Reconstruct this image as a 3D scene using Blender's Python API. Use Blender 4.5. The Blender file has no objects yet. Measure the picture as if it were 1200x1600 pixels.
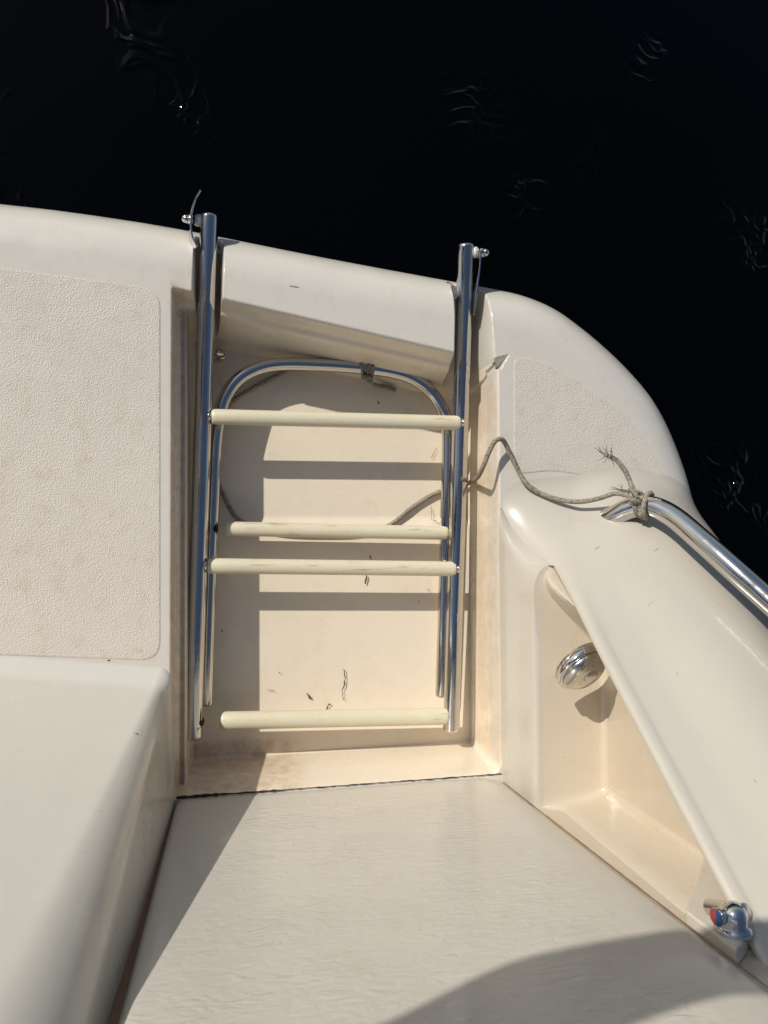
import bpy, math, random
import numpy as np
from mathutils import Vector, Matrix
from mathutils.geometry import tessellate_polygon

# ------------------------------------------------------------------ camera
scene = bpy.context.scene
col = scene.collection
FPX, CAM_H = 1150.0, 1.15            # focal length in photo pixels, height of the camera over the deck
NX, NY = -230.0, 40.0                # where straight-down falls, relative to the picture centre
_v = np.array([NX / FPX, -NY / FPX, -1.0]); _v /= np.linalg.norm(_v)
_zc = -_v
_xc = np.array([1.0, 0.0, NX / FPX]); _xc /= np.linalg.norm(_xc)
_yc = np.cross(_zc, _xc)
RT = np.stack([_xc, _yc, _zc], 1).T   # camera -> world
CAM = np.array([0.0, 0.0, CAM_H])
cam_d = bpy.data.cameras.new('camera'); cam = bpy.data.objects.new('camera', cam_d); col.objects.link(cam)
mw = Matrix([[*RT[0], CAM[0]], [*RT[1], CAM[1]], [*RT[2], CAM[2]], [0, 0, 0, 1]])
cam.matrix_world = mw
cam_d.sensor_fit = 'VERTICAL'; cam_d.sensor_height = 36.0; cam_d.lens = FPX / 1600.0 * 36.0
cam_d.clip_start = 0.02; cam_d.clip_end = 2000.0
cam_d.dof.use_dof = True; cam_d.dof.focus_distance = 1.2; cam_d.dof.aperture_fstop = 9.0
scene.camera = cam

# ------------------------------------------------------------------ sky, sun, exposure
SUN_A, SUN_B = 0.97, -0.92            # shadow run per unit of height
elev = math.atan(1.0 / math.hypot(SUN_A, SUN_B))
to_sun = Vector((-SUN_A, -SUN_B, 1.0)).normalized()
world = bpy.data.worlds.new('World'); scene.world = world; world.use_nodes = True
wn = world.node_tree; bg = wn.nodes['Background']
sky = wn.nodes.new('ShaderNodeTexSky'); sky.sky_type = 'NISHITA'; sky.sun_disc = False
sky.sun_elevation = elev; sky.sun_rotation = math.atan2(to_sun.x, to_sun.y)
sky.air_density = 1.0; sky.dust_density = 1.0; sky.ozone_density = 0.8
wn.links.new(sky.outputs[0], bg.inputs[0]); bg.inputs[1].default_value = 0.066
sun_d = bpy.data.lights.new('sun', 'SUN'); sun_d.energy = 3.35; sun_d.angle = math.radians(0.53); sun_d.color = (1.0, 0.95, 0.865)
sun = bpy.data.objects.new('sun', sun_d); col.objects.link(sun)
sun.rotation_euler = to_sun.to_track_quat('Z', 'Y').to_euler(); sun.location = (-2, 3, 4)
vs = scene.view_settings
vs.view_transform = 'Standard'; vs.look = 'None'; vs.gamma = 1.0; vs.exposure = 0.14; vs.use_curve_mapping = False

# ------------------------------------------------------------------ helpers
def ray(px, py):
    d = RT @ np.array([(px - 600) / FPX, -(py - 800) / FPX, -1.0]); return d
def P(px, py, z):
    d = ray(px, py); t = (z - CAM_H) / d[2]; return CAM + t * d
def PY(px, py, Y):
    d = ray(px, py); t = Y / d[1]; return CAM + t * d
def PX(px, py, X):
    d = ray(px, py); t = X / d[0]; return CAM + t * d

def mesh_obj(name, verts, faces, mat, parent=None, smooth=True, normals=None):
    me = bpy.data.meshes.new(name)
    me.from_pydata([tuple(map(float, v)) for v in verts], [], [tuple(map(int, f)) for f in faces])
    me.update()
    if smooth: me.polygons.foreach_set('use_smooth', [True] * len(me.polygons))
    if normals is not None: me.normals_split_custom_set_from_vertices([tuple(map(float, n)) for n in normals])
    if mat: me.materials.append(mat)
    o = bpy.data.objects.new(name, me); col.objects.link(o)
    if parent: o.parent = parent
    return o
def empty(name, loc=(0, 0, 0)):
    o = bpy.data.objects.new(name, None); col.objects.link(o); o.empty_display_size = 0.05
    return o
def tag(o, label, cat=None, group=None, kind=None):
    o['label'] = label
    if cat: o['category'] = cat
    if group: o['group'] = group
    if kind: o['kind'] = kind
    return o
def catmull(pts, n=8, closed=False):
    p = [np.array(q, float) for q in pts]
    out = []
    m = len(p)
    for i in range(m if closed else m - 1):
        if closed: a, b, c, d = p[i - 1], p[i], p[(i + 1) % m], p[(i + 2) % m]
        else:
            b, c = p[i], p[i + 1]
            a = p[i - 1] if i else 2 * b - c
            d = p[i + 2] if i + 2 < m else 2 * c - b
        for k in range(n):
            t = k / n
            out.append(0.5 * ((2 * b) + (c - a) * t + (2 * a - 5 * b + 4 * c - d) * t * t + (3 * b - a - 3 * c + d) * t ** 3))
    if not closed: out.append(p[-1])
    return out
def tube_geo(path, r, n=14, caps=True, ell=1.0, up=None, round_ends=False):
    path = [np.array(p, float) for p in path]
    m = len(path)
    rad = list(r) if hasattr(r, '__len__') else [r] * m
    if round_ends:                                     # small dome at both ends
        def dome(p, t, rr):
            return [(p + t * rr * s, rr * c) for s, c in ((0.0, 1.0), (0.18, 0.97), (0.32, 0.86), (0.42, 0.66), (0.47, 0.35))]
        t0 = path[0] - path[1]; t0 /= np.linalg.norm(t0); t1 = path[-1] - path[-2]; t1 /= np.linalg.norm(t1)
        a = dome(path[0], t0, rad[0])[::-1]; b = dome(path[-1], t1, rad[-1])
        path = [x[0] for x in a] + path[1:-1] + [x[0] for x in b]; rad = [x[1] for x in a] + rad[1:-1] + [x[1] for x in b]
        m = len(path)
    tg = []
    for i in range(m):
        t = path[min(i + 1, m - 1)] - path[max(i - 1, 0)]; tg.append(t / np.linalg.norm(t))
    u = np.array(up if up is not None else ((0, 0, 1) if abs(tg[0][2]) < 0.9 else (1, 0, 0)), float)
    V = []; Fc = []
    for i in range(m):
        u = u - tg[i] * np.dot(u, tg[i]); u /= np.linalg.norm(u)
        w = np.cross(tg[i], u)
        for k in range(n):
            a = 2 * math.pi * k / n
            V.append(path[i] + rad[i] * (math.cos(a) * u * ell + math.sin(a) * w))
    for i in range(m - 1):
        for k in range(n):
            Fc.append((i * n + k, i * n + (k + 1) % n, (i + 1) * n + (k + 1) % n, (i + 1) * n + k))
    if caps:
        Fc.append(tuple(range(n))[::-1]); Fc.append(tuple(range((m - 1) * n, m * n)))
    return V, Fc
def merge(parts):
    V = []; Fc = []
    for v, f in parts:
        o = len(V); V += list(v); Fc += [tuple(i + o for i in q) for q in f]
    return V, Fc
def lathe(p0, axis, prof, n=24):
    """prof: list of (distance along axis, radius)"""
    ax = np.array(axis, float); ax /= np.linalg.norm(ax); p0 = np.array(p0, float)
    u = np.cross(ax, (0, 0, 1) if abs(ax[2]) < 0.9 else (1, 0, 0)); u /= np.linalg.norm(u); w = np.cross(ax, u)
    V = []; Fc = []
    for d, r in prof:
        for k in range(n):
            a = 2 * math.pi * k / n; V.append(p0 + ax * d + r * (math.cos(a) * u + math.sin(a) * w))
    for i in range(len(prof) - 1):
        for k in range(n): Fc.append((i * n + k, i * n + (k + 1) % n, (i + 1) * n + (k + 1) % n, (i + 1) * n + k))
    Fc.append(tuple(range(n))[::-1]); Fc.append(tuple(range((len(prof) - 1) * n, len(prof) * n)))
    return V, Fc
def box_geo(c, s, R=None):
    c = np.array(c, float); V = []
    for x in (-.5, .5):
        for y in (-.5, .5):
            for z in (-.5, .5):
                q = np.array((x * s[0], y * s[1], z * s[2])); V.append(c + (R @ q if R is not None else q))
    return V, [(0, 1, 3, 2), (4, 6, 7, 5), (0, 4, 5, 1), (2, 3, 7, 6), (0, 2, 6, 4), (1, 5, 7, 3)]
def bevel(o, w, seg=2):
    m = o.modifiers.new('bevel', 'BEVEL'); m.width = w; m.segments = seg; m.limit_method = 'ANGLE'; m.angle_limit = math.radians(40)
    return o

# ------------------------------------------------------------------ materials
def new_mat(name):
    m = bpy.data.materials.new(name); m.use_nodes = True
    nt = m.node_tree; b = nt.nodes['Principled BSDF']
    return m, nt, b
def nd(nt, kind, **kw):
    n = nt.nodes.new(kind)
    for k, v in kw.items():
        if k in ('inp',):
            for a, b in v.items(): n.inputs[a].default_value = b
        else: setattr(n, k, v)
    return n
def noise(nt, vec, scale, detail=4, rough=0.5):
    n = nd(nt, 'ShaderNodeTexNoise'); n.inputs['Scale'].default_value = scale; n.inputs['Detail'].default_value = detail
    n.inputs['Roughness'].default_value = rough; nt.links.new(vec, n.inputs['Vector']); return n.outputs['Fac']
def ramp(nt, fac, p0, c0, p1, c1):
    r = nd(nt, 'ShaderNodeValToRGB'); e = r.color_ramp.elements
    e[0].position = p0; e[0].color = (*c0, 1) if hasattr(c0, '__len__') else (c0, c0, c0, 1)
    e[1].position = p1; e[1].color = (*c1, 1) if hasattr(c1, '__len__') else (c1, c1, c1, 1)
    nt.links.new(fac, r.inputs[0]); return r.outputs[0]
def mix(nt, fac, a, b, mode='MIX'):
    m = nd(nt, 'ShaderNodeMix', data_type='RGBA', blend_type=mode)
    for s, v in ((m.inputs[0], fac), (m.inputs[6], a), (m.inputs[7], b)):
        if hasattr(v, 'is_output'): nt.links.new(v, s)
        elif hasattr(v, '__len__'): s.default_value = (*v, 1)
        else: s.default_value = v
    return m.outputs[2]
def math_n(nt, op, a, b=0.0, clamp=False):
    m = nd(nt, 'ShaderNodeMath', operation=op); m.use_clamp = clamp
    for s, v in ((m.inputs[0], a), (m.inputs[1], b)):
        if hasattr(v, 'is_output'): nt.links.new(v, s)
        else: s.default_value = v
    return m.outputs[0]
def bump(nt, b, h, strength, dist):
    n = nd(nt, 'ShaderNodeBump'); n.inputs['Strength'].default_value = strength; n.inputs['Distance'].default_value = dist
    nt.links.new(h, n.inputs['Height']); nt.links.new(n.outputs[0], b.inputs['Normal']); return n
def geo_pos(nt):
    return nd(nt, 'ShaderNodeNewGeometry').outputs['Position']
def band(nt, val, lo, hi, soft):
    """1 inside lo..hi with soft borders"""
    a = nd(nt, 'ShaderNodeMapRange', interpolation_type='SMOOTHSTEP'); b = nd(nt, 'ShaderNodeMapRange', interpolation_type='SMOOTHSTEP')
    for n, x0, x1 in ((a, lo - soft, lo + soft), (b, hi + soft, hi - soft)):
        nt.links.new(val, n.inputs[0]); n.inputs[1].default_value = x0; n.inputs[2].default_value = x1
    return math_n(nt, 'MULTIPLY', a.outputs[0], b.outputs[0])

GEL = (0.80, 0.705, 0.565)
def gelcoat(name, base=GEL, rough=0.3, speck=0.5, stains=None, dirt=0.25, bumps=None, coat=0.45):
    m, nt, b = new_mat(name); pos = geo_pos(nt)
    n1 = noise(nt, pos, 6, 5, 0.6)
    c = mix(nt, ramp(nt, n1, 0.3, 0, 0.75, 1), [x * 0.955 for x in base], [min(1, x * 1.02) for x in base])
    n2 = noise(nt, pos, 38, 6, 0.65)                                        # faint brownish film
    c = mix(nt, math_n(nt, 'MULTIPLY', ramp(nt, n2, 0.52, 0, 0.8, 1), dirt), c, [base[0] * .72, base[1] * .62, base[2] * .48])
    if stains:
        xyz = nd(nt, 'ShaderNodeSeparateXYZ'); nt.links.new(pos, xyz.inputs[0])
        for (ax, lo, hi, soft, ax2, lo2, hi2, soft2, amt, colr) in stains:
            f = math_n(nt, 'MULTIPLY', band(nt, xyz.outputs[ax], lo, hi, soft), band(nt, xyz.outputs[ax2], lo2, hi2, soft2))
            f = math_n(nt, 'MULTIPLY', f, ramp(nt, noise(nt, pos, 55, 5, .7), 0.32, 0, 0.62, 1))
            c = mix(nt, math_n(nt, 'MULTIPLY', f, amt), c, colr)
    if speck:
        vo = nd(nt, 'ShaderNodeTexVoronoi'); vo.inputs['Scale'].default_value = 26; nt.links.new(pos, vo.inputs['Vector'])
        sp = ramp(nt, vo.outputs['Distance'], 0.0, 1, 0.05, 0)
        keep = ramp(nt, noise(nt, pos, 9, 2), 0.56, 0, 0.6, 1)
        sp = math_n(nt, 'MULTIPLY', math_n(nt, 'MULTIPLY', sp, keep), speck)
        c = mix(nt, sp, c, (0.10, 0.07, 0.045))
    nt.links.new(c, b.inputs['Base Color'])
    r = ramp(nt, noise(nt, pos, 22, 4), 0.3, rough * .8, 0.8, min(1, rough * 1.45)); nt.links.new(r, b.inputs['Roughness'])
    b.inputs['Coat Weight'].default_value = coat; b.inputs['Coat Roughness'].default_value = 0.13
    if bumps: bumps(nt, b, pos)
    else: bump(nt, b, noise(nt, pos, 25, 2), 0.05, 0.003)
    return m
RUST = (0.50, 0.27, 0.09)
M = {}
M['gel'] = gelcoat('gelcoat')
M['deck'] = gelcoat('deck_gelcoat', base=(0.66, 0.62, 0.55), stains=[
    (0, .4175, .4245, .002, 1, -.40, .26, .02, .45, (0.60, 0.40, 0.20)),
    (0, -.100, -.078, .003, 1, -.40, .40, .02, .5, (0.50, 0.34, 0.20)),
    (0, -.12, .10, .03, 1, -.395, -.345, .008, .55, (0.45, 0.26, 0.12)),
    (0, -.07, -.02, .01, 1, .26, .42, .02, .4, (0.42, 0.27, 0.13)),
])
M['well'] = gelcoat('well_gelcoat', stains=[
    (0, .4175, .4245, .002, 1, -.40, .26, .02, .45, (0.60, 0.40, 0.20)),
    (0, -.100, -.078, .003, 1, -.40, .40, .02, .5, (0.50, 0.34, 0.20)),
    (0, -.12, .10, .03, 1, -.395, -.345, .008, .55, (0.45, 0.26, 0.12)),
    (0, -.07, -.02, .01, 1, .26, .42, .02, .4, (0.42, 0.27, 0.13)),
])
CG = (0.53, 0.49, 0.42)
M['coaming'] = gelcoat('coaming_gelcoat', base=CG, dirt=.04, speck=.2)
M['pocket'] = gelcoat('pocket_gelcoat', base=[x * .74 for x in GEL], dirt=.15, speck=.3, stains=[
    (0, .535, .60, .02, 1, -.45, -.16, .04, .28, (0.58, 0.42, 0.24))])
M['transom'] = gelcoat('transom_gelcoat', base=(0.62, 0.595, 0.535), speck=0, dirt=.03)
def door_bumps(nt, b, pos):
    mp = nd(nt, 'ShaderNodeMapping'); mp.inputs['Scale'].default_value = (22, 22, 46); nt.links.new(pos, mp.inputs[0])
    n = nd(nt, 'ShaderNodeTexNoise'); n.inputs['Scale'].default_value = 1.6; n.inputs['Detail'].default_value = 3
    n.inputs['Distortion'].default_value = 1.6; nt.links.new(mp.outputs[0], n.inputs['Vector'])
    xyz = nd(nt, 'ShaderNodeSeparateXYZ'); nt.links.new(pos, xyz.inputs[0])
    msk = nd(nt, 'ShaderNodeMapRange'); nt.links.new(xyz.outputs[2], msk.inputs[0])
    msk.inputs[1].default_value = .025; msk.inputs[2].default_value = .07
    mx = nd(nt, 'ShaderNodeMapRange'); nt.links.new(math_n(nt, 'SUBTRACT', xyz.outputs[0], math_n(nt, 'MULTIPLY', xyz.outputs[2], .062)), mx.inputs[0])
    mx.inputs[1].default_value = .385; mx.inputs[2].default_value = .345
    h = math_n(nt, 'MULTIPLY', n.outputs['Fac'], math_n(nt, 'MULTIPLY', msk.outputs[0], mx.outputs[0]))
    h = math_n(nt, 'MULTIPLY', h, ramp(nt, noise(nt, pos, 7, 2), .3, .35, .7, 1))
    bump(nt, b, h, 0.36, 0.005)
M['door'] = gelcoat('door_gelcoat', base=(0.615, 0.58, 0.515), rough=.34, bumps=door_bumps, speck=.2)
def pad_bumps(nt, b, pos):
    vo = nd(nt, 'ShaderNodeTexVoronoi'); vo.inputs['Scale'].default_value = 470; nt.links.new(pos, vo.inputs['Vector'])
    n = noise(nt, pos, 620, 2)
    h = math_n(nt, 'ADD', vo.outputs['Distance'], math_n(nt, 'MULTIPLY', n, .6))
    bump(nt, b, h, 0.55, 0.0014)
M['pad'] = gelcoat('nonskid', base=(0.655, 0.595, 0.52), rough=.62, bumps=pad_bumps, dirt=.5, speck=.1, coat=0.0)

m, nt, b = new_mat('stainless'); pos = geo_pos(nt)
b.inputs['Metallic'].default_value = 1.0; b.inputs['Base Color'].default_value = (0.58, 0.565, 0.54, 1)
nt.links.new(ramp(nt, noise(nt, pos, 90, 6, .7), 0.35, 0.05, 0.75, 0.20), b.inputs['Roughness'])
bump(nt, b, noise(nt, pos, 260, 4, .7), 0.05, 0.001); M['steel'] = m
m, nt, b = new_mat('chrome'); b.inputs['Metallic'].default_value = 1.0; b.inputs['Base Color'].default_value = (0.66, 0.65, 0.64, 1); b.inputs['Roughness'].default_value = .07; M['chrome'] = m
m, nt, b = new_mat('worn_steel'); pos = geo_pos(nt); b.inputs['Metallic'].default_value = 1.0
nt.links.new(mix(nt, noise(nt, pos, 160, 5, .7), (0.10, 0.085, 0.07), (0.55, 0.52, 0.47)), b.inputs['Base Color']); b.inputs['Roughness'].default_value = .42; M['worn'] = m
m, nt, b = new_mat('dull_chrome'); b.inputs['Metallic'].default_value = 1.0; b.inputs['Base Color'].default_value = (0.60, 0.58, 0.55, 1); nt.links.new(ramp(nt, noise(nt, geo_pos(nt), 140, 4), .3, .14, .8, .34), b.inputs['Roughness']); M['dull'] = m
m, nt, b = new_mat('ivory_plastic'); pos = geo_pos(nt)
mp = nd(nt, 'ShaderNodeMapping'); mp.inputs['Scale'].default_value = (14, 120, 120); nt.links.new(pos, mp.inputs[0])
n1 = noise(nt, mp.outputs[0], 1.0, 6, .7)
c = mix(nt, ramp(nt, n1, .58, 0, .70, 1), (0.68, 0.62, 0.45), (0.36, 0.26, 0.14))
c = mix(nt, ramp(nt, noise(nt, pos, 30, 4), .4, 0, .8, .5), c, (0.72, 0.68, 0.55))
nt.links.new(c, b.inputs['Base Color']); b.inputs['Roughness'].default_value = .42; bump(nt, b, n1, .1, .001); M['ivory'] = m
m, nt, b = new_mat('rope_fibre'); tc = geo_pos(nt)
wv = nd(nt, 'ShaderNodeTexWave'); wv.inputs['Scale'].default_value = 120; wv.inputs['Distortion'].default_value = 3.0; wv.bands_direction = 'DIAGONAL'; nt.links.new(tc, wv.inputs['Vector'])
c = mix(nt, wv.outputs['Fac'], (0.27, 0.235, 0.18), (0.45, 0.41, 0.33))
nt.links.new(mix(nt, ramp(nt, noise(nt, tc, 330, 3, .6), .48, 0, .62, .9), c, (0.12, 0.10, 0.075)), b.inputs['Base Color'])
b.inputs['Roughness'].default_value = .9; bump(nt, b, wv.outputs['Fac'], .8, .0012); M['rope'] = m
def plain(name, c, rough=.5, metal=0.0):
    m, nt, b = new_mat(name); b.inputs['Roughness'].default_value = rough; b.inputs['Metallic'].default_value = metal
    n = noise(nt, geo_pos(nt), 70, 4); nt.links.new(mix(nt, n, [x * .8 for x in c], [min(1, x * 1.2) for x in c]), b.inputs['Base Color']); return m
M['sealant'] = plain('old_sealant', (0.035, 0.024, 0.016), .7)
M['brown'] = plain('sealant_and_gap_brown', (0.27, 0.155, 0.095), .7)
M['crack'] = plain('crack_dirt', (0.09, 0.055, 0.03), .8)
M['white_plastic'] = plain('white_plastic', (0.75, 0.72, 0.66), .4)
M['red'] = plain('red_plastic', (0.33, 0.05, 0.05), .35); M['blue'] = plain('blue_plastic', (0.02, 0.075, 0.22), .35)
M['dark'] = plain('dark_gap', (0.02, 0.016, 0.012), .8)
M['panel'] = gelcoat('panel_gelcoat', base=(0.66, 0.61, 0.52), speck=0)
m, nt, b = new_mat('sea_water'); pos = geo_pos(nt)
b.inputs['Base Color'].default_value = (0.0002, 0.0005, 0.0007, 1); b.inputs['Roughness'].default_value = 0.03; b.inputs['IOR'].default_value = 1.33; b.inputs['Specular IOR Level'].default_value = .22
msk = ramp(nt, noise(nt, pos, 2.7, 2, .5), .575, 0.0, .72, 1.0)
nr = nd(nt, 'ShaderNodeTexNoise'); nr.inputs['Scale'].default_value = 7.0; nr.inputs['Detail'].default_value = 2; nr.inputs['Distortion'].default_value = 1.4; nt.links.new(pos, nr.inputs['Vector'])
rdg = math_n(nt, 'SUBTRACT', 1.0, math_n(nt, 'DIVIDE', math_n(nt, 'ABSOLUTE', math_n(nt, 'SUBTRACT', nr.outputs['Fac'], .5)), .06), True)
h = math_n(nt, 'ADD', math_n(nt, 'MULTIPLY', noise(nt, pos, 2.0, 1, .4), .16), math_n(nt, 'MULTIPLY', rdg, math_n(nt, 'MULTIPLY', msk, .065)))
bump(nt, b, h, 1.0, .075); M['water'] = m

# ------------------------------------------------------------------ water
w = mesh_obj('water', [(-900, -900, -.42), (900, -900, -.42), (900, 900, -.42), (-900, 900, -.42)], [(0, 1, 2, 3)], M['water'], smooth=False)
tag(w, 'dark calm sea water behind the stern', kind='structure')

# ------------------------------------------------------------------ boat
boat = empty('boat')
tag(boat, 'cream fibreglass boat stern with swim platform, ladder well and transom door', 'boat')
OUT = [(-1.6, .54), (-1.0, .54), (-.6, .537)] + [tuple(P(x, y, -.12)[:2]) for x, y in
       ((0, 330), (130, 345), (285, 369), (500, 411), (690, 446), (746, 456), (800, 468), (848, 488), (892, 519), (932, 553), (966, 587), (995, 622), (1016, 657), (1033, 695), (1050, 742), (1064, 792))] + \
      [(.868, -.03), (.890, -.16), (.905, -.32), (.915, -.5), (.92, -.8)]
OUTC = np.array(catmull(OUT, 8))[:, :2]
POLY = np.vstack([OUTC, [(.92, -1.2), (-1.6, -1.2)]])
def inside_dist(x, y):
    """signed distance to the outer edge, positive inside the hull"""
    x = np.asarray(x, float).ravel(); y = np.asarray(y, float).ravel()
    best = np.full(x.shape, 1e9)
    for (x0, y0), (x1, y1) in zip(OUTC[:-1], OUTC[1:]):
        dx, dy = x1 - x0, y1 - y0; t = np.clip(((x - x0) * dx + (y - y0) * dy) / (dx * dx + dy * dy + 1e-12), 0, 1)
        best = np.minimum(best, np.hypot(x - x0 - t * dx, y - y0 - t * dy))
    ins = np.zeros(x.shape, bool); n = len(POLY)
    for i in range(n):
        x0, y0 = POLY[i]; x1, y1 = POLY[(i + 1) % n]
        if y0 == y1: continue
        c = ((y0 > y) != (y1 > y)) & (x < (x1 - x0) * (y - y0) / (y1 - y0) + x0)
        ins ^= c
    return np.where(ins, best, -best)
ER, EB = .10, .125
def edge_z(d):
    q = np.clip((ER - d) / ER, 0, 1)
    z = -EB * (1 - np.sqrt(np.maximum(0, 1 - q ** 2.2)))
    return np.where(d < 0, np.maximum(-EB + 9 * d, -.6), z)
DEPTH = .139
def profile(pts, sig=.0018):
    xs = np.linspace(-.02, .9, 9201); p = np.array(pts); ys = np.interp(xs, p[:, 0], p[:, 1])
    last = (p[-1, 1] - p[-2, 1]) / (p[-1, 0] - p[-2, 0]); ys = np.where(xs > p[-1, 0], p[-1, 1] + last * (xs - p[-1, 0]), ys)
    k = np.exp(-0.5 * (np.arange(-60, 61) * 1e-4 / sig) ** 2); k /= k.sum()
    ys2 = np.convolve(np.pad(ys, 60, mode='edge'), k, mode='valid')
    return lambda d: np.interp(d, xs, ys2)
pR = profile([(-.02, 0), (0, 0), (.005, .17)], .0025)
pF = profile([(-.02, 0), (0, 0), (.003, .012), (.017, .16)], .002)
pL = profile([(-.02, 0), (0, 0), (.004, .040), (.009, .043), (.011, .050), (.014, .050), (.016, .044), (.019, .046), (.026, .17)], .0009)
pA = profile([(-.02, 0), (0, 0), (.006, .034), (.015, .040), (.019, .056), (.037, .148), (.040, .17)], .0018)
def ylip(x): return .3672 - .1828 * (x + .0194)
def smin(a, b, k):
    h = np.clip(k - np.abs(a - b), 0, None) / k; return np.minimum(a, b) - h * h * k * .25
def platform_z(x, y):
    dd = inside_dist(x, y).reshape(x.shape); z0 = edge_z(dd)
    fade = np.clip((dd - .024) / .034, 0, 1); fade = fade * fade * (3 - 2 * fade)   # the slots stop short of the outer edge
    dR = .4205 - x; dF = y + .3875; dL = x + .0965; dA = (ylip(x) - y) * .983
    r = .028
    for A, Bn in (('R', 'F'), ('L', 'F')):
        a = dR if A == 'R' else dL; c = dF
        zone = (a < r) & (c < r); dc = r - np.hypot(np.maximum(0, r - a), np.maximum(0, r - c))
        if A == 'R': dR, dF = np.where(zone, dc, dR), np.where(zone, np.maximum(dc, np.minimum(dF, r)), dF)
    dep = smin(smin(pR(dR), pF(dF), .012), smin(pL(dL), pA(dA), .012), .006)
    dep = np.maximum(dep, 0); rg = np.clip((y - .014) / .024, 0, 1); rg = rg * rg * (3 - 2 * rg); dep = smin(dep, DEPTH + .002 + .008 * rg, .012)
    zr = -dep
    zs = z0.copy()
    for c0, w0, c1, w1 in ((-.0465, .0215, -.0415, .0205), (.385, .034, .381, .024)):   # rail slots through the aft lip
        t = np.clip((y - .26) / .24, 0, 1); cc = c0 + (c1 - c0) * t; ww = w0 + (w1 - w0) * t
        u = np.clip((ww + .003 - np.abs(x - cc)) / .012, 0, 1); u = u * u * (3 - 2 * u)
        s = z0 + (np.minimum(z0, -.108) - z0) * u * fade * np.clip((y - .24) / .02, 0, 1)
        zs = np.minimum(zs, s)
    tri = [P(*v_, 0)[:2] for v_ in ((757, 562), (797, 553), (782, 579))]          # little wedge-shaped notch at the well corner
    def side(a, b_): return ((b_[0] - a[0]) * (y - a[1]) - (b_[1] - a[1]) * (x - a[0])) / math.hypot(b_[0] - a[0], b_[1] - a[1])
    e0, e1, e2 = -side(tri[0], tri[1]), -side(tri[1], tri[2]), -side(tri[2], tri[0])
    zn = -np.clip(e0, 0, .03) * 1.2 * np.clip(np.minimum(e1, e2) / .0022, 0, 1)
    return np.minimum(np.minimum(z0, zr), zs) + np.where(zr > -.004, zn, 0)
def rng(*seg):
    out = []
    for a, b_, s in seg: out += list(np.arange(a, b_ - 1e-9, s))
    return np.array(out + [seg[-1][1]])
gx = rng((-1.6, -.16, .02), (-.16, -.108, .004), (-.108, -.012, .0014), (-.012, .34, .0035), (.34, .45, .0014), (.45, .98, .006))
gy = rng((-.6, -.40, .02), (-.40, -.34, .0018), (-.34, .004, .005), (.004, .048, .002), (.048, .24, .005), (.24, .60, .0019))
GX, GY = np.meshgrid(gx, gy)
GZ = platform_z(GX, GY)
nyy, nxx = GX.shape
e = 4e-4
NXg = -(platform_z(GX + e, GY) - platform_z(GX - e, GY)) / (2 * e); NYg = -(platform_z(GX, GY + e) - platform_z(GX, GY - e)) / (2 * e)
NN = np.stack([NXg, NYg, np.ones_like(NXg)], -1); NN /= np.linalg.norm(NN, axis=-1, keepdims=True)
idx = np.arange(nyy * nxx).reshape(nyy, nxx)
quads = np.stack([idx[:-1, :-1], idx[:-1, 1:], idx[1:, 1:], idx[1:, :-1]], -1).reshape(-1, 4)
cx = (GX[:-1, :-1] + GX[1:, 1:]).ravel() / 2; cy = (GY[:-1, :-1] + GY[1:, 1:]).ravel() / 2
zq = GZ.ravel()[quads]
well = (cx > -.0965) & (cx < .4205) & (cy > -.3875) & (cy < ylip(cx))
drop = zq.max(1) < -.585
def grid_part(name, sel, parent, mat):
    q = quads[sel]; used = np.unique(q); remap = np.zeros(nyy * nxx, int); remap[used] = np.arange(len(used))
    V = np.stack([GX.ravel(), GY.ravel(), GZ.ravel()], 1)[used]
    return mesh_obj(name, V, remap[q], mat, parent, normals=NN.reshape(-1, 3)[used])
plat = grid_part('swim_platform', ~well & ~drop, boat, M['deck'])
wellp = grid_part('ladder_well', well, plat, M['well']); wellp['label'] = 'recessed well in the platform that holds the folded ladder'

# non-skid pads, moulded sheets a little proud of the deck
def pad(name, outline, label, h=.0009):
    pts = catmull(outline, 6, closed=True); n = len(pts)
    c = np.mean(pts, axis=0); V = []; 
    rings = ((0.0, -.004), (0.0, h * .6), (.0016, h))
    for ins, z in rings:
        for i, p in enumerate(pts):
            t = pts[(i + 1) % n] - pts[i - 1]; t /= np.linalg.norm(t) + 1e-12; nn = np.array((-t[1], t[0]))
            if np.dot(nn, c - p) < 0: nn = -nn
            q = p + nn * ins; V.append((q[0], q[1], z))
    F = []
    for r_ in range(len(rings) - 1):
        for i in range(n): F.append((r_ * n + i, r_ * n + (i + 1) % n, (r_ + 1) * n + (i + 1) % n, (r_ + 1) * n + i))
    off = (len(rings) - 1) * n
    ar = sum(pts[i][0] * pts[(i + 1) % n][1] - pts[(i + 1) % n][0] * pts[i][1] for i in range(n))
    F += [tuple(off + i for i in t) for t in tessellate_polygon([[Vector(V[off + i]) for i in range(n)]])]
    if ar < 0: F = [f[::-1] for f in F]
    o = mesh_obj(name, V, F, M['pad'], plat, smooth=False); o['label'] = label; return o
def dense(pts, step=.03):
    out = []
    for i in range(len(pts)):
        a = np.array(pts[i]); b_ = np.array(pts[(i + 1) % len(pts)]); n = max(1, int(np.linalg.norm(b_ - a) / step))
        out += [a + (b_ - a) * k / n for k in range(n)]
    return out
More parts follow.
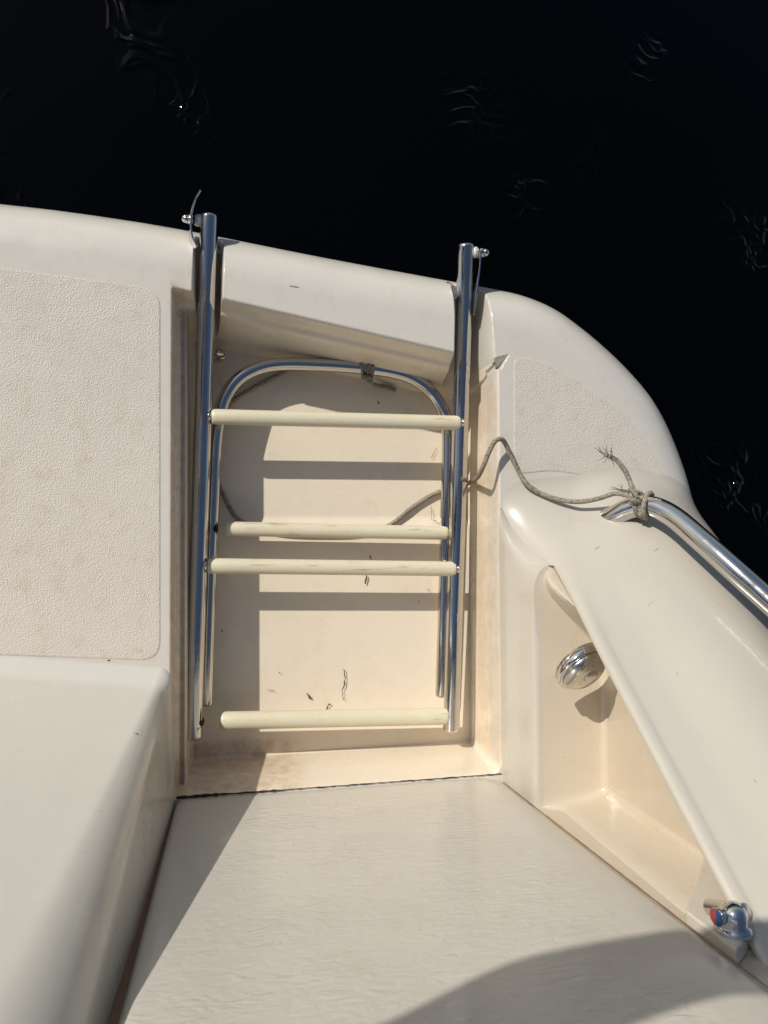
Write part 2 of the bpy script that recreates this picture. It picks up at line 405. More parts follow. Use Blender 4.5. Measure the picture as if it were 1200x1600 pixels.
def rounded(corners, r=.025, k=6):
    out = []; n = len(corners)
    for i in range(n):
        p = np.array(corners[i], float); a = np.array(corners[i - 1], float); c = np.array(corners[(i + 1) % n], float)
        u = (a - p) / np.linalg.norm(a - p); v = (c - p) / np.linalg.norm(c - p); rr = min(r, .45 * np.linalg.norm(a - p), .45 * np.linalg.norm(c - p))
        s, e2 = p + u * rr, p + v * rr
        for j in range(k + 1):
            t = j / k; out.append((1 - t) ** 2 * s + 2 * t * (1 - t) * p + t * t * e2)
    return out
A = [P(*q, 0)[:2] for q in ((-420, 390), (0, 418), (250, 452), (250, 1032), (0, 1023), (-420, 1010))]
pad('nonskid_pad', dense(rounded(A, .03)), 'large textured non-skid pad left of the ladder well')
B_ = [P(*q, 0)[:2] for q in ((803, 559), (832, 559), (862, 571), (920, 607), (968, 641), (1004, 681), (1028, 724), (1047, 786), (1000, 770), (950, 753), (905, 741), (862, 735), (803, 741))]
pad('nonskid_pad', dense(rounded(B_, .014, 4), .02), 'curved textured non-skid pad at the platform corner')

# ------------------------------------------------------------------ transom (raked aft face with rounded corner and return wall)
zs_ = [-.02, 0, .004, .010, .02, .035, .06, .10, .15, .2, .26, .32, .38, .44, .5, .56, .62, .68, .73, .76, .775, .78]
V = []; rowlen = None
for z in zs_:
    rk = .225 * max(z, 0) + (.055 if z > .72 else 0) * ((z - .72) / .06) ** 2
    base_f = .020 * max(0, 1 - max(z, 0) / .02) ** 2 if z >= 0 else .02          # cove at the foot
    xr = -.1015 - .020 * max(z, 0) + base_f * 0.25
    rc = .018 + .052 * min(1, max(z, 0) / .6)
    f = lambda X: -.2144 - .123 * (X + .1013) - rk + base_f
    row = [(X, f(X), z) for X in (-1.6, -1.2, -.8, -.5, -.35, -.25)]
    cxr = xr - rc; cyr = f(cxr) - rc
    row += [(-.18 if cxr > -.17 else cxr - .01, f(-.18 if cxr > -.17 else cxr - .01), z)]
    for k in range(13):
        a = math.pi / 2 * (1 - k / 12); row.append((cxr + rc * math.cos(a), cyr + rc * math.sin(a), z))
    xe_ = -.0918 - .021 * max(z, 0)
    for t in (.25, .5, .75, .9, 1.0): row.append((xr + (xe_ - xr) * min(1, t / .75), cyr + (-.46 - cyr) * t, z))
    rowlen = len(row); V += row
F = []
for i in range(len(zs_) - 1):
    for k in range(rowlen - 1): a = i * rowlen + k; F.append((a, a + rowlen, a + rowlen + 1, a + 1))
top0 = (len(zs_) - 1) * rowlen
nV = len(V); V += [(-1.6, -.9, .78), (V[-1][0], -.9, .78)]; F.append(tuple(range(top0 + rowlen - 1, top0 - 1, -1)) + (nV, nV + 1))
V += [(-1.6, -.9, -.1), (V[nV + 1][0], -.9, -.1), (V[rowlen - 1][0], V[rowlen - 1][1], -.1)]
F += [(nV, nV + 2, nV + 3, nV + 1), (nV + 1, nV + 3, nV + 4, top0 + rowlen - 1)]
tr = mesh_obj('transom_wall', V, F, M['transom'], boat); tr['label'] = 'smooth raked transom wall rising beside the door'

# ------------------------------------------------------------------ transom door
DY = -.3885
def door_edges(z): return -.0895 - .012 * z, .4230 + .062 * z
zd = [-.012, -.004, .004, .012, .02, .032, .05] + list(np.linspace(.08, .70, 22)) + [.715, .722]
us = [0, .004, .010, .018, .03] + list(np.linspace(.06, .42, 19)) + [.44, .452, .464, .474, .484, .494, .502, .509, .514]
V = []
for z in zd:
    xl, xr = door_edges(z)
    for u in us:
        t = u / .514; x = xl + (xr - xl) * t; du = u; dv = (.514 - u)
        y = DY
        y -= .010 * max(0, 1 - du / .010) ** 2
        y -= .010 * max(0, 1 - dv / .05) ** 2 + .006 * max(0, 1 - dv / .008) ** 2
        y -= .008 * max(0, 1 - (z + .012) / .022) ** 2
        if z > .70: y -= .012
        V.append((x, y, z))
nu = len(us); F = []
for i in range(len(zd) - 1):
    for k in range(nu - 1): a = i * nu + k; F.append((a, a + nu, a + nu + 1, a + 1))
nf = len(V)                                     # back and sides, 40 mm thick
V += [(v[0], DY - .05, v[2]) for v in V[:nf]]
for i in range(len(zd) - 1):
    for k in range(nu - 1): a = nf + i * nu + k; F.append((a, a + 1, a + nu + 1, a + nu))
    a = i * nu; F.append((a, nf + a, nf + a + nu, a + nu)); a = i * nu + nu - 1; F.append((a, a + nu, nf + a + nu, nf + a))
for k in range(nu - 1):
    a = (len(zd) - 1) * nu + k; F.append((a, nf + a, nf + a + 1, a + 1)); F.append((k, k + 1, nf + k + 1, nf + k))
door = mesh_obj('transom_door', V, F, M['door'], boat); door['label'] = 'low transom door with a rippled rough moulded face'
# brown filler strip in the door's left gap, deep shade put into its colour
V, F = box_geo((-.105, -.4105, .37), (.07, .012, .74)); mesh_obj('gap_strip', V, F, M['brown'], boat, smooth=False)
# ragged sealant along the foot of the door
random.seed(4)
def ribbon(name, pts, widths, mat, parent, up=(0, 0, 1), lift=.0):
    pts = [np.array(p, float) for p in pts]; V = []; F = []
    upv = np.array(up, float)
    for i, p in enumerate(pts):
        t = pts[min(i + 1, len(pts) - 1)] - pts[max(i - 1, 0)]; t /= np.linalg.norm(t)
        s = np.cross(upv, t); s /= np.linalg.norm(s)
        V += [p + s * widths[i] / 2 + upv * lift, p - s * widths[i] / 2 + upv * lift]
        if i: a = 2 * (i - 1); F.append((a, a + 1, a + 3, a + 2))
    return mesh_obj(name, V, F, mat, parent, smooth=False)
pts = []; wd = []
for i in range(90):
    t = i / 89; pts.append((-.0885 + t * .511, -.3864 + random.uniform(-.0003, .0003), .0015 + random.uniform(-.0005, .0005)))
    wd.append((.0045 if t < .12 else .003 if t < .3 else .0013) * random.uniform(.5, 1.3) + .0006)
ribbon('sealant_seam', pts, wd, M['sealant'], boat)
pts = []; wd = []
for i in range(70):
    z = .002 + i / 69 * .66; xr = door_edges(z)[1]; pts.append((xr + .0006, DY - .011, z)); wd.append(random.uniform(.0015, .0032))
ribbon('sealant_seam', pts, wd, M['brown'], boat, up=(0, 1, 0), lift=.0)

# the rest of the boat forward of the door: cockpit sole, far coaming, seat and cabin bulkhead (outside the picture)
def slab(name, c, sz, mat, label=None):
    V, F = box_geo(c, sz); o = bevel(mesh_obj(name, V, F, mat, boat, smooth=False), .03, 3)
    if label: o['label'] = label
slab('cockpit_sole', (-.3, -1.7, -.10), (2.4, 2.3, .06), M['gel'])
slab('cabin_bulkhead', (-.35, -2.75, .85), (2.6, .12, 1.9), M['gel'], 'cream cabin bulkhead forward of the cockpit')
slab('cockpit_side', (.80, -1.66, .22), (.24, 2.06, .86), M['gel'])
slab('cockpit_seat', (-1.0, -1.2, .15), (1.0, .7, .42), M['transom'])
# ------------------------------------------------------------------ side coaming with its pocket
CK, CSL, CY0 = .012, 1.135, .047
def soft(v): return v if v > .5 else CK * math.log1p(math.exp(v / CK))
def rim_x(Y): return .475 + .02 * min(1, max(0, (-.047 - Y) / .363))
def rim_z(Y): return soft(CSL * (CY0 - Y)) - .002
selr = OUTC[:, 0] > .40
OYs, OXs = OUTC[selr][::-1, 1], OUTC[selr][::-1, 0]
def outer_x(Y): return float(np.interp(Y, OYs, OXs))
def top_z(x, Y):
    xo = outer_x(Y); u = min(max((x - .470) / (xo - .470), 0), 1)
    c = .056 * math.sin(math.pi * u) ** 1.3 if 0 < u < 1 else 0.0
    fd = min(1, max(0, (-.03 - Y) / .12)); c -= fd * fd * (3 - 2 * fd) * .013 * math.exp(-((u - .17) / .11) ** 2)
    sl_ = (outer_x(Y - .01) - outer_x(Y + .01)) / .02
    d = max(xo - x, 0) / math.sqrt(1 + sl_ * sl_)
    ez = float(edge_z(np.array([d]))[0])
    return (soft(CSL * (CY0 + c - Y)) - .002) * (1 - u ** 5) + ez
POCK_END = -.412
def lerp(a, b, t): return (a[0] + (b[0] - a[0]) * t, a[1] + (b[1] - a[1]) * t)
def section(Y):
    h = rim_z(Y); xr = rim_x(Y); is_open = Y < -.047
    k = min(1, max(0.0, h / .07))
    # closed shape: wall leaning into a soft shoulder
    bc = min(1, max(0, (-.012 - Y) / .035)); bc = bc * bc * (3 - 2 * bc)
    tn = min(1, max(0, (.055 - Y) / .102))
    zc = min(-.002 + .087 * tn ** 2.0, max(h * .85, -.002)); xc = .4262 + .0444 * tn ** 1.3; xs = xc + .13 - .095 * tn
    end = (xs, top_z(xs, Y)); ctl = (xc + .012 * k + .03 * (1 - tn), zc + (.55 + .25 * tn) * (end[1] - zc))
    sh = [((1 - t) ** 2 * xc + 2 * t * (1 - t) * ctl[0] + t * t * end[0], (1 - t) ** 2 * zc + 2 * t * (1 - t) * ctl[1] + t * t * end[1]) for t in np.linspace(.02, .93, 8)]
    if is_open:
        s = min(1, (-.047 - Y) / .045); arc = 1 - math.sqrt(max(0, 1 - (1 - s) ** 2))
        xl, zl = .4446 + .026 * arc, .0875 - .002 * arc
        t = min(1, max(0, (-.055 - Y) / .15)); p = t * t * (3 - 2 * t)
        pe = min(1, max(0, (Y - POCK_END) / .022)); pe = math.sqrt(max(0, 1 - (1 - pe) ** 2))
        bd = 1.0
        ztop = h - .022 * bd - .003 * (1 - bd)
        dp = .105 * p * pe; xi = xl + .012 + dp
        zf = zl - .003 * p + (1 - pe) * .02
        zcl = max(ztop + .010 * p, zf + .001)
        q = p
    else:
        xl, zl, xi, zf, zcl, ztop, bd, q = xc, zc, xc, zc, zc, zc, bc, 0.0
    pts = [(.4232, -.02), (.4235, -.006), (.4240, .0005 * k - .003 * (1 - k)), (.4248, .005 * k - .003 * (1 - k)), (.4258, .013 * k - .003 * (1 - k)), (.4275, .026 * k - .003 * (1 - k))]
    w0 = pts[-1]; fr = (xl - .004 * q, max(zl - .012 * q, w0[1] + 1e-4))
    for t in (.25, .5, .75, 1):
        zz = w0[1] + (fr[1] - w0[1]) * t; xx = .4236 + .24 * max(zz, 0) + .0009; dx_ = fr[0] - (.4236 + .24 * max(fr[1], 0) + .0009)
        pts.append((max(xx, w0[0] * (1 - k)) + dx_ * t ** 3, zz))
    pts += [(xl - .002 * q + 1e-5, zl - .006 * q + 1e-5), (xl + .001 * q + 2e-5, zl - .002 * q + 2e-5), (xl + .006 * q + 3e-5, zl + 3e-5), (xl + .012 * q + 4e-5, zl + 4e-5)]
    i0 = len(pts) - 1
    a0 = pts[-1]; a1 = (max(xi - .012 * q, a0[0] + 1e-5), zf)
    pts += [lerp(a0, a1, t) for t in (.3, .6, .85, 1)]
    pts += [(xi - .004 * q + 2e-5, zf + .003 * q + 1e-5), (xi + 3e-5, zf + .011 * q + 2e-5)]
    top_in = (xi + 4e-5, max(zcl - .010 * q, pts[-1][1] + 1e-5))
    pts += [lerp(pts[-1], top_in, t) for t in (.3, .6, 1)]
    under = (xr + .014, ztop) if is_open else (xc + 6e-5, zc + 8e-5)
    pts += [lerp(top_in, under, t) for t in (.3, .65)]
    i1 = len(pts) - 1
    bead = [under, (xr + .010, h - .0225), (xr + .002, h - .018), (xr - .001, h - .011), (xr + .002, h - .004), (xr + .008, h + .0005), (xr + .016, h + .001), (xr + .022, h - .001)]
    if is_open:
        be = min(1, max(0, (-.047 - Y) / .13)); be = be * be * (3 - 2 * be)
        st, en = (xr + .002, h - .0225), (xr + .034, top_z(xr + .034, Y)); ct = (xr - .004, h + .002)
        so = [((1 - t) ** 2 * st[0] + 2 * t * (1 - t) * ct[0] + t * t * en[0], (1 - t) ** 2 * st[1] + 2 * t * (1 - t) * ct[1] + t * t * en[1]) for t in np.linspace(.0, .93, 8)]
        so[0] = under
        pts += [lerp(a, b_, be) for a, b_ in zip(so, bead)]; x_st = xr + .036 - .009 * be
    else:
        pts += sh; x_st = xs
    x0 = x_st; xo = outer_x(Y)
    for t in np.linspace(0, 1, 28):
        x = x0 + (xo - x0) * (1 - (1 - t) ** 1.6); pts.append((x, top_z(x, Y)))
    oo = min(1, max(0, (.06 - Y) / .1)); pts += [(xo - .003 + .006 * oo, -.2), (xo - .003 + .012 * oo, -.34), (xo - .003 + .015 * oo, -.55)]
    return pts, i0, i1
stations = list(np.linspace(.20, .13, 6)) + list(np.linspace(.12, -.04, 30)) + [-.044, -.0469, -.0471, -.0476, -.0485, -.050, -.053, -.057, -.062, -.068, -.075, -.083, -.092] + \
    list(np.linspace(-.10, -.38, 30)) + [-.388, -.392, -.397, -.402, -.406, -.4095, -.4115, -.44, -.48, -.54, -.62]
V = []; L = None
for Y in stations:
    sec, i0, i1 = section(Y); L = len(sec); V += [(x, Y, z) for x, z in sec]
V = np.array(V); F = []
for i in range(len(stations) - 1):
    for k in range(L - 1): a = i * L + k; F.append((a, a + 1, a + L + 1, a + L))
cap = tuple(range((len(stations) - 1) * L, len(stations) * L))
F = np.array(F)
fn = np.cross(V[F[:, 2]] - V[F[:, 0]], V[F[:, 3]] - V[F[:, 1]]); vn = np.zeros_like(V)
for k in range(4): np.add.at(vn, F[:, k], fn)
vn /= np.linalg.norm(vn, axis=1, keepdims=True) + 1e-15
if vn[:, 2].sum() < 0: vn = -vn; F = F[:, ::-1]
kk = F.min(1) % L
def sub_mesh(name, sel, mat, parent):
    q = F[sel]; used = np.unique(q); rm = np.zeros(len(V), int); rm[used] = np.arange(len(used))
    return mesh_obj(name, V[used], rm[q], mat, parent, normals=vn[used])
st_i = F.min(1) // L
inp = (kk >= i0) & (kk < i1) & (np.array(stations)[np.minimum(st_i, len(stations) - 1)] < -.046)
mesh_cap = (V[list(cap)], [tuple(range(L))])
coam = sub_mesh('side_coaming', ~inp, M['coaming'], boat); coam['label'] = 'rounded side coaming rising forward with an open pocket under its rim'
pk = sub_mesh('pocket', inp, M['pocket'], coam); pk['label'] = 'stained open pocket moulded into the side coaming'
mesh_obj('coaming_end', mesh_cap[0], mesh_cap[1], M['coaming'], coam, smooth=False)
ev = [(.43, -.4125, -.01), (.66, -.4125, -.01), (.66, -.4125, .60), (.43, -.4125, .60)]
mesh_obj('pocket_end', ev, [(3, 2, 1, 0)], M['pocket'], pk, smooth=False)

# ------------------------------------------------------------------ folded boarding ladder
ladder = empty('boarding_ladder')
tag(ladder, 'folded stainless boarding ladder with cream plastic rungs lying in the platform well', 'ladder')
def lz(py): return -.083 + (1125 - py) / 475.0 * .012
RR = .0142
def rail(top, bot):
    def at(py, z): return P(top[0] + (bot[0] - top[0]) * (py - top[1]) / (bot[1] - top[1]), py, z)
    a = at(top[1], -.010); b_ = at(bot[1], lz(bot[1]))
    pts = catmull([b_, at(1000, lz(1000)), at(884, lz(884)), at(760, lz(760)), at(650, lz(650)), at(540, lz(540) + .016), at(440, -.030), a], 5)
    V, F = tube_geo(pts, RR, 20, round_ends=True)
    return mesh_obj('rail', V, F, M['steel'], ladder), a, b_
rl, tl, bl = rail((327, 340), (302, 1150))
rr_, trr, br = rail((728, 385), (705, 1138))
# inner U-shaped section
uz = lambda py: -.112 + (1100 - py) / 530.0 * .008
upts = [(322, 1098), (326, 960), (331, 820), (336, 700), (343, 650), (352, 620), (372, 593), (402, 576), (440, 569), (500, 570), (560, 574), (612, 581), (648, 593), (677, 616), (694, 645), (700, 680), (699, 760), (697, 830), (694, 960), (690, 1085)]
V, F = tube_geo(catmull([P(x, y, uz(y)) for x, y in upts], 6), .0112, 18, round_ends=True)
inner = mesh_obj('inner_frame', V, F, M['steel'], ladder); inner['label'] = 'inverted U-shaped inner tube frame'
def rung(l, r, zf, rad=.0126, ell=.9, slant=0.0, labels=None):
    a = P(*l, zf(l[1])); b_ = P(*r, zf(r[1])); ax = (b_ - a)
    pts = [a + ax * q for q in (0, .004, .015, .1, .3, .5, .7, .9, .985, .996, 1)]
    rad_ = [rad * k for k in (.70, .90, 1, 1, 1.0, 1.0, 1.0, 1, 1, .95, .86)]
    V, F = tube_geo(pts, rad_, 22, ell=ell)
    if slant:
        for i in range(22):
            V[i] = V[i] - np.array((0, 0, 0)) + np.array((slant * ((V[i][1] - a[1]) / rad), 0, 0)) * -.5
    o = mesh_obj('rung', V, F, M['ivory'], ladder)
    return o, a, b_
def rivet(p, axis, parent, r=.0062):
    V, F = lathe(np.array(p), axis, [(-.008, r * .8), (0, r * .8), (.0005, r * 1.25), (.004, r * 1.2), (.006, r * .7), (.0064, .0005)], 14)
    return mesh_obj('rivet', V, F, M['steel'], parent)
for l, r in (((330, 651), (718, 661)), ((324, 884), (711, 889))):
    o, a, b_ = rung(l, r, lambda y: lz(y) + .006)
    ax = (b_ - a) / np.linalg.norm(b_ - a)
    rivet(a + np.array((-.001, 0, .004)), -ax, o); rivet(b_ + np.array((.001, 0, .004)), ax, o)
o, a, b_ = rung((352, 826), (699, 833), lambda y: uz(y) + .006, .0122); o['label'] = 'lower rung slid to the right off its left hole'
o2, a2, b2 = rung((343, 1126), (699, 1119), lambda y: lz(y) + .002, .0145); o2['label'] = 'foot rung with a gap at its left end'
rivet(b2 + np.array((.001, 0, .003)), (1, 0, 0), o2)
# open socket holes where those rungs left the tubes
hp = P(334, 826, uz(826) + .008); V, F = lathe(hp + np.array((.0045, 0, 0)), (1, 0, .25), [(-.003, .0058), (.0, .0066), (.0012, .0066), (.0014, .004)], 14); mesh_obj('socket', V, F, M['dark'], inner)
hp = P(311, 1128, lz(1128) + .004); V, F = lathe(hp + np.array((.004, 0, 0)), (1, 0, .5), [(-.003, .0075), (.0, .008), (.001, .0075), (.0012, .003)], 14); mesh_obj('socket', V, F, M['dark'], rl)
V, F = lathe(P(309, 1140, lz(1140) + .006), (.6, -.4, .6), [(-.004, .007), (.003, .007), (.0045, .004)], 12); mesh_obj('end_fitting', V, F, M['steel'], rl)
# hinge bolts and straps at the aft ends
def bolt(p, sx, parent):
    ax = (sx, 0.05, 0)
    V, F = lathe(p, ax, [(.010, .009), (.0175, .009), (.0176, .0005)], 18); mesh_obj('spacer', V, F, M['white_plastic'], parent)
    V, F = merge([lathe(p, ax, [(.0176, .0085), (.0195, .0085), (.0196, .006)], 18), lathe(p, ax, [(.0225, .0078), (.029, .0078), (.0292, .0062)], 6),
                  lathe(p, ax, [(.029, .0064), (.034, .0062), (.0375, .0048), (.0395, .0025), (.04, .0004)], 18)])
    mesh_obj('acorn_nut', V, F, M['steel'], parent)
def strap(pts, wdt, th, parent, side):
    path = catmull(pts, 6); V = []; F = []
    for i, p in enumerate(path):
        t = path[min(i + 1, len(path) - 1)] - path[max(i - 1, 0)]; t /= np.linalg.norm(t)
        s = np.array(side, float); s -= t * np.dot(s, t); s /= np.linalg.norm(s); n = np.cross(t, s)
        V += [p + s * wdt / 2 + n * th / 2, p - s * wdt / 2 + n * th / 2, p - s * wdt / 2 - n * th / 2, p + s * wdt / 2 - n * th / 2]
        if i:
            a = 4 * (i - 1)
            for k in range(4): F.append((a + k, a + (k + 1) % 4, a + 4 + (k + 1) % 4, a + 4 + k))
    F.append((3, 2, 1, 0)); a = 4 * (len(path) - 1); F.append((a, a + 1, a + 2, a + 3))
    return bevel(mesh_obj('hinge_strap', V, F, M['steel'], parent, smooth=False), .0006, 1)
zt = tl[2]
bolt(P(325, 346, zt), -1, rl)
strap([P(316, 298, zt + .022), P(306, 316, zt + .014), P(300, 333, zt + .010), P(297.5, 350, zt + .008), P(299, 372, zt + .006), P(306, 389, zt + .004)], .020, .0028, rl, (.15, 0.25, 1))
zt = trr[2]
bolt(P(729, 394, zt), 1, rr_)
strap([P(748, 392, zt + .004), P(746, 425, zt - .004), P(741, 462, zt - .014), P(737, 490, zt - .03)], .024, .0028, rr_, (0, .2, 1))
V, F = box_geo(P(703, 456, -.030), (.034, .034, .004), np.array(Matrix.Rotation(-.5, 3, 'X') @ Matrix.Rotation(-.75, 3, 'Z')))
bevel(mesh_obj('hinge_plate', V, F, M['worn'], rr_, smooth=False), .0015)
V, F = box_geo(P(345, 388, -.046), (.012, .026, .004), np.array(Matrix.Rotation(-.5, 3, 'X') @ Matrix.Rotation(.3, 3, 'Y')))
bevel(mesh_obj('hinge_plate', V, F, M['worn'], rl, smooth=False), .0015)

# ------------------------------------------------------------------ handrail
def surf_hit(px, py, clear=0.0):
    d = ray(px, py); t = .3
    for i in range(900):
        p = CAM + d * (.25 + i * .0016)
        if p[0] > rim_x(p[1]) and p[0] < outer_x(p[1]) and p[2] < top_z(p[0], p[1]) + clear: return p
        if p[2] < -.3: return p
    return p
hand = empty('handrail'); tag(hand, 'bent stainless steel handrail tube mounted along the rounded side coaming', 'handrail')
hp = [surf_hit(938, 815, -.030), surf_hit(960, 806, -.003), surf_hit(984, 795, .024), surf_hit(1012, 790, .046), surf_hit(1050, 806, .058)]
hp += [surf_hit(x, y, .062) for x, y in ((1100, 848), (1150, 893), (1200, 938))]
dlast = hp[-1] - hp[-3]
hp += [hp[-1] + dlast * .9, hp[-1] + dlast * 2.0]
V, F = tube_geo(catmull(hp, 8), .0168, 24, caps=True); mesh_obj('tube', V, F, M['steel'], hand)
RAILP = hp
# ------------------------------------------------------------------ rope
rope = empty('rope'); tag(rope, 'thin weathered grey braided rope tied from the ladder frame to the handrail', 'rope')
fl = -.1345
u0 = P(573, 575, uz(575))
rp = [(574, 592, -.119), (569, 588, -.108), (566, 572, -.092), (562, 556, -.098), (540, 549, -.106), (512, 551, -.118), (480, 562, -.133), (430, 588, fl), (385, 612, fl), (352, 640, fl), (338, 690, fl), (335, 738, fl), (350, 775, fl), (374, 812, fl),
      (430, 830, fl), (500, 834, fl), (560, 832, fl), (606, 822, fl), (640, 796, fl), (672, 775, fl), (700, 764, fl), (724, 758, -.132), (738, 752, -.09), (746, 746, -.03), (750, 739, .006), (757, 724, .020), (764, 706, .026), (773, 690, .028), (783, 686, .024), (790, 694, .016), (799, 713, .009), (811, 738, .007), (824, 757, .012)]
rpw = [P(q[0], q[1], fl - .0078 if (q[2] == fl and q[1] < 805) else q[2]) for q in rp]
kn = surf_hit(988, 776, .066)
s = rpw[-1]
hang = [surf_hit(845, 771, .018), surf_hit(875, 781, .026), surf_hit(905, 784, .032), surf_hit(935, 779, .040), surf_hit(962, 771, .050)]
rpw += hang + [kn]
ROPE_R = .0040
V, F = tube_geo(catmull(rpw, 6), ROPE_R, 10); mesh_obj('cord', V, F, M['rope'], rope)
def knot_geo(c, r1, r2, turns, tilt, rr=ROPE_R, ph=0.0, ax=(0, 0, 1), adv=.004):
    ax = np.array(ax, float); ax /= np.linalg.norm(ax); u = np.cross(ax, (0, 1, .3)); u /= np.linalg.norm(u); w = np.cross(ax, u)
    pts = []
    for i in range(int(turns * 16) + 1):
        a = ph + i / 16 * 2 * math.pi
        pts.append(c + u * r1 * math.cos(a) + w * r2 * math.sin(a) + ax * (adv * i / 16 - adv * turns / 2))
    return tube_geo(pts, rr, 10)
# round turns on the U bar
tb = P(576, 575, uz(575)) ; 
V, F = merge([knot_geo(tb, .0148, .0148, 2.2, 0, ax=(1, -.05, 0), adv=.0055, ph=1.0), knot_geo(P(574, 592, uz(575) + .008), .006, .0075, 1.2, 0, ax=(.3, 1, .4)),
              tube_geo(catmull([P(574, 592, uz(575) + .004), P(584, 601, -.126), P(600, 604, fl - .007), P(618, 609, fl - .0078)], 5), ROPE_R * .95, 10)])
mesh_obj('knot', V, F, M['rope'], rope)
# hitch on the handrail
dr = np.array(RAILP[4]) - np.array(RAILP[2]); dr /= np.linalg.norm(dr)
kc = np.array(RAILP[3])
V, F = merge([knot_geo(kc, .0198, .0198, 1.15, 0, ax=dr, adv=.006, ph=.5), knot_geo(kc - dr * .018, .0195, .0195, 1.1, 0, ax=dr + np.array((.25, .3, 0)), adv=.005, ph=2.1),
              knot_geo(kn + np.array((.004, -.002, .003)), .0115, .0075, 1.7, 0, ax=(.3, .4, 1), adv=.006, ph=.4), knot_geo(kn + np.array((.002, .002, 0)), .0085, .0105, 1.4, 0, ax=(1, .4, .3), adv=.006),
              tube_geo(catmull([kn, kc + np.array((.004, .006, .021)), kc + np.array((.016, .002, .017))], 5), ROPE_R, 10)])
mesh_obj('knot', V, F, M['rope'], rope)
tail = [kn + np.array((.002, .004, .004)), surf_hit(984, 752, .075), surf_hit(975, 733, .085), surf_hit(962, 718, .088), surf_hit(950, 712, .088)]
V, F = tube_geo(catmull(tail, 6), [ROPE_R] * 20 + [ROPE_R * .9] * 4 + [ROPE_R * .75], 10)
mesh_obj('loose_end', V, F, M['rope'], rope)
random.seed(7); parts = []
e0 = tail[-1]; ed = tail[-1] - tail[-2]; ed /= np.linalg.norm(ed)
for i in range(16):
    q = e0 + np.array([random.uniform(-.0025, .0025) for _ in range(3)]); d0 = ed + np.array([random.gauss(0, .35) for _ in range(3)]); pts = [q - ed * .006]
    ln = random.uniform(.012, .026)
    for k in range(5):
        d0 = d0 + np.array([random.gauss(0, .22) for _ in range(3)]); d0 /= np.linalg.norm(d0); pts.append(pts[-1] + d0 * ln / 4)
    parts.append(tube_geo(pts, [.0007, .0007, .0006, .0006, .0005, .0003], 5))
V, F = merge(parts); mesh_obj('frayed_strands', V, F, M['rope'], rope)

# ------------------------------------------------------------------ chrome fitting in the pocket
fit = empty('chrome_fitting'); tag(fit, 'rounded chrome fitting in the side pocket under the sloping rim', 'fitting')
c0 = P(911, 1044, .160)
fa = np.array((.30, -.62, .72))
V, F = lathe(c0, fa, [(-.012, .040), (-.004, .0415), (.0, .0415), (.0018, .0405), (.0022, .037)], 44); mesh_obj('flange', V, F, M['chrome'], fit)
V, F = lathe(c0, fa, [(.0015, .0365), (.006, .0358), (.011, .0325), (.0155, .0265), (.0172, .019), (.0177, .0135), (.0178, .0128), (.0198, .0124), (.0208, .0105), (.0210, .002)], 44); mesh_obj('dome', V, F, M['dull'], fit)

# ------------------------------------------------------------------ shower tap
tap = empty('shower_tap'); tag(tap, 'chrome shower tap with a red and blue marked knob beside the transom door', 'tap')
TP = PY(1146, 1433, -.381)
V, F = lathe(TP + np.array((0, -.012, 0)), (-.1, 1, .12), [(0, .0185), (.004, .0185), (.006, .0165), (.010, .0150), (.018, .0135), (.024, .0105), (.027, .006), (.028, .0005)], 30); mesh_obj('body', V, F, M['chrome'], tap)
ka = np.array((-.95, -.02, .16)); ka /= np.linalg.norm(ka); kp = TP + np.array((-.008, .004, .001))
V, F = lathe(kp, ka, [(-.004, .0070), (.004, .0072), (.010, .0082), (.0125, .0086), (.0132, .0082), (.0134, .001)], 28); knob = mesh_obj('knob', V, F, M['chrome'], tap)
ku = -RT[:, 0] - ka * np.dot(-RT[:, 0], ka); ku /= np.linalg.norm(ku); kw = np.cross(ka, ku)
for half, key in ((0, 'red'), (1, 'blue')):
    cc = kp + ka * .0137; V = [cc]
    for k in range(15):
        a = math.pi * (k / 14 + half) - math.pi / 2; V.append(cc + .0080 * (math.cos(a) * ku + math.sin(a) * kw))
    V2 = [v + ka * .0005 for v in V]; n = len(V)
    F = [tuple(range(n, 2 * n))] + [(i, (i + 1) % n, n + (i + 1) % n, n + i) for i in range(n)]
    o = mesh_obj('marker', V + V2, F, M[key], knob, smooth=False); o['label'] = key + ' half of the knob face'
V, F = lathe(TP + np.array((.004, .004, -.004)), (.35, .25, .9), [(-.030, .0075), (.006, .0075), (.012, .009), (.0135, .008), (.014, .002)], 20); mesh_obj('spout', V, F, M['chrome'], tap)
pq = [PY(x, y, -.394) for x, y in ((1102, 1332), (1070, 1422), (1150, 1484), (1200, 1420))]
V = pq + [q - np.array((0, .017, 0)) for q in pq]
F = [(0, 1, 2, 3), (7, 6, 5, 4), (0, 4, 5, 1), (1, 5, 6, 2), (2, 6, 7, 3), (3, 7, 4, 0)]
bevel(mesh_obj('mounting_panel', V, F, M['panel'], tap, smooth=False), .002)

V, F = lathe(P(341, 557, -.112), (0, -.75, .5), [(-.004, .012), (.002, .012), (.0035, .0105), (.0038, .004)], 24)
mesh_obj('drain_fitting', V, F, M['steel'], wellp)
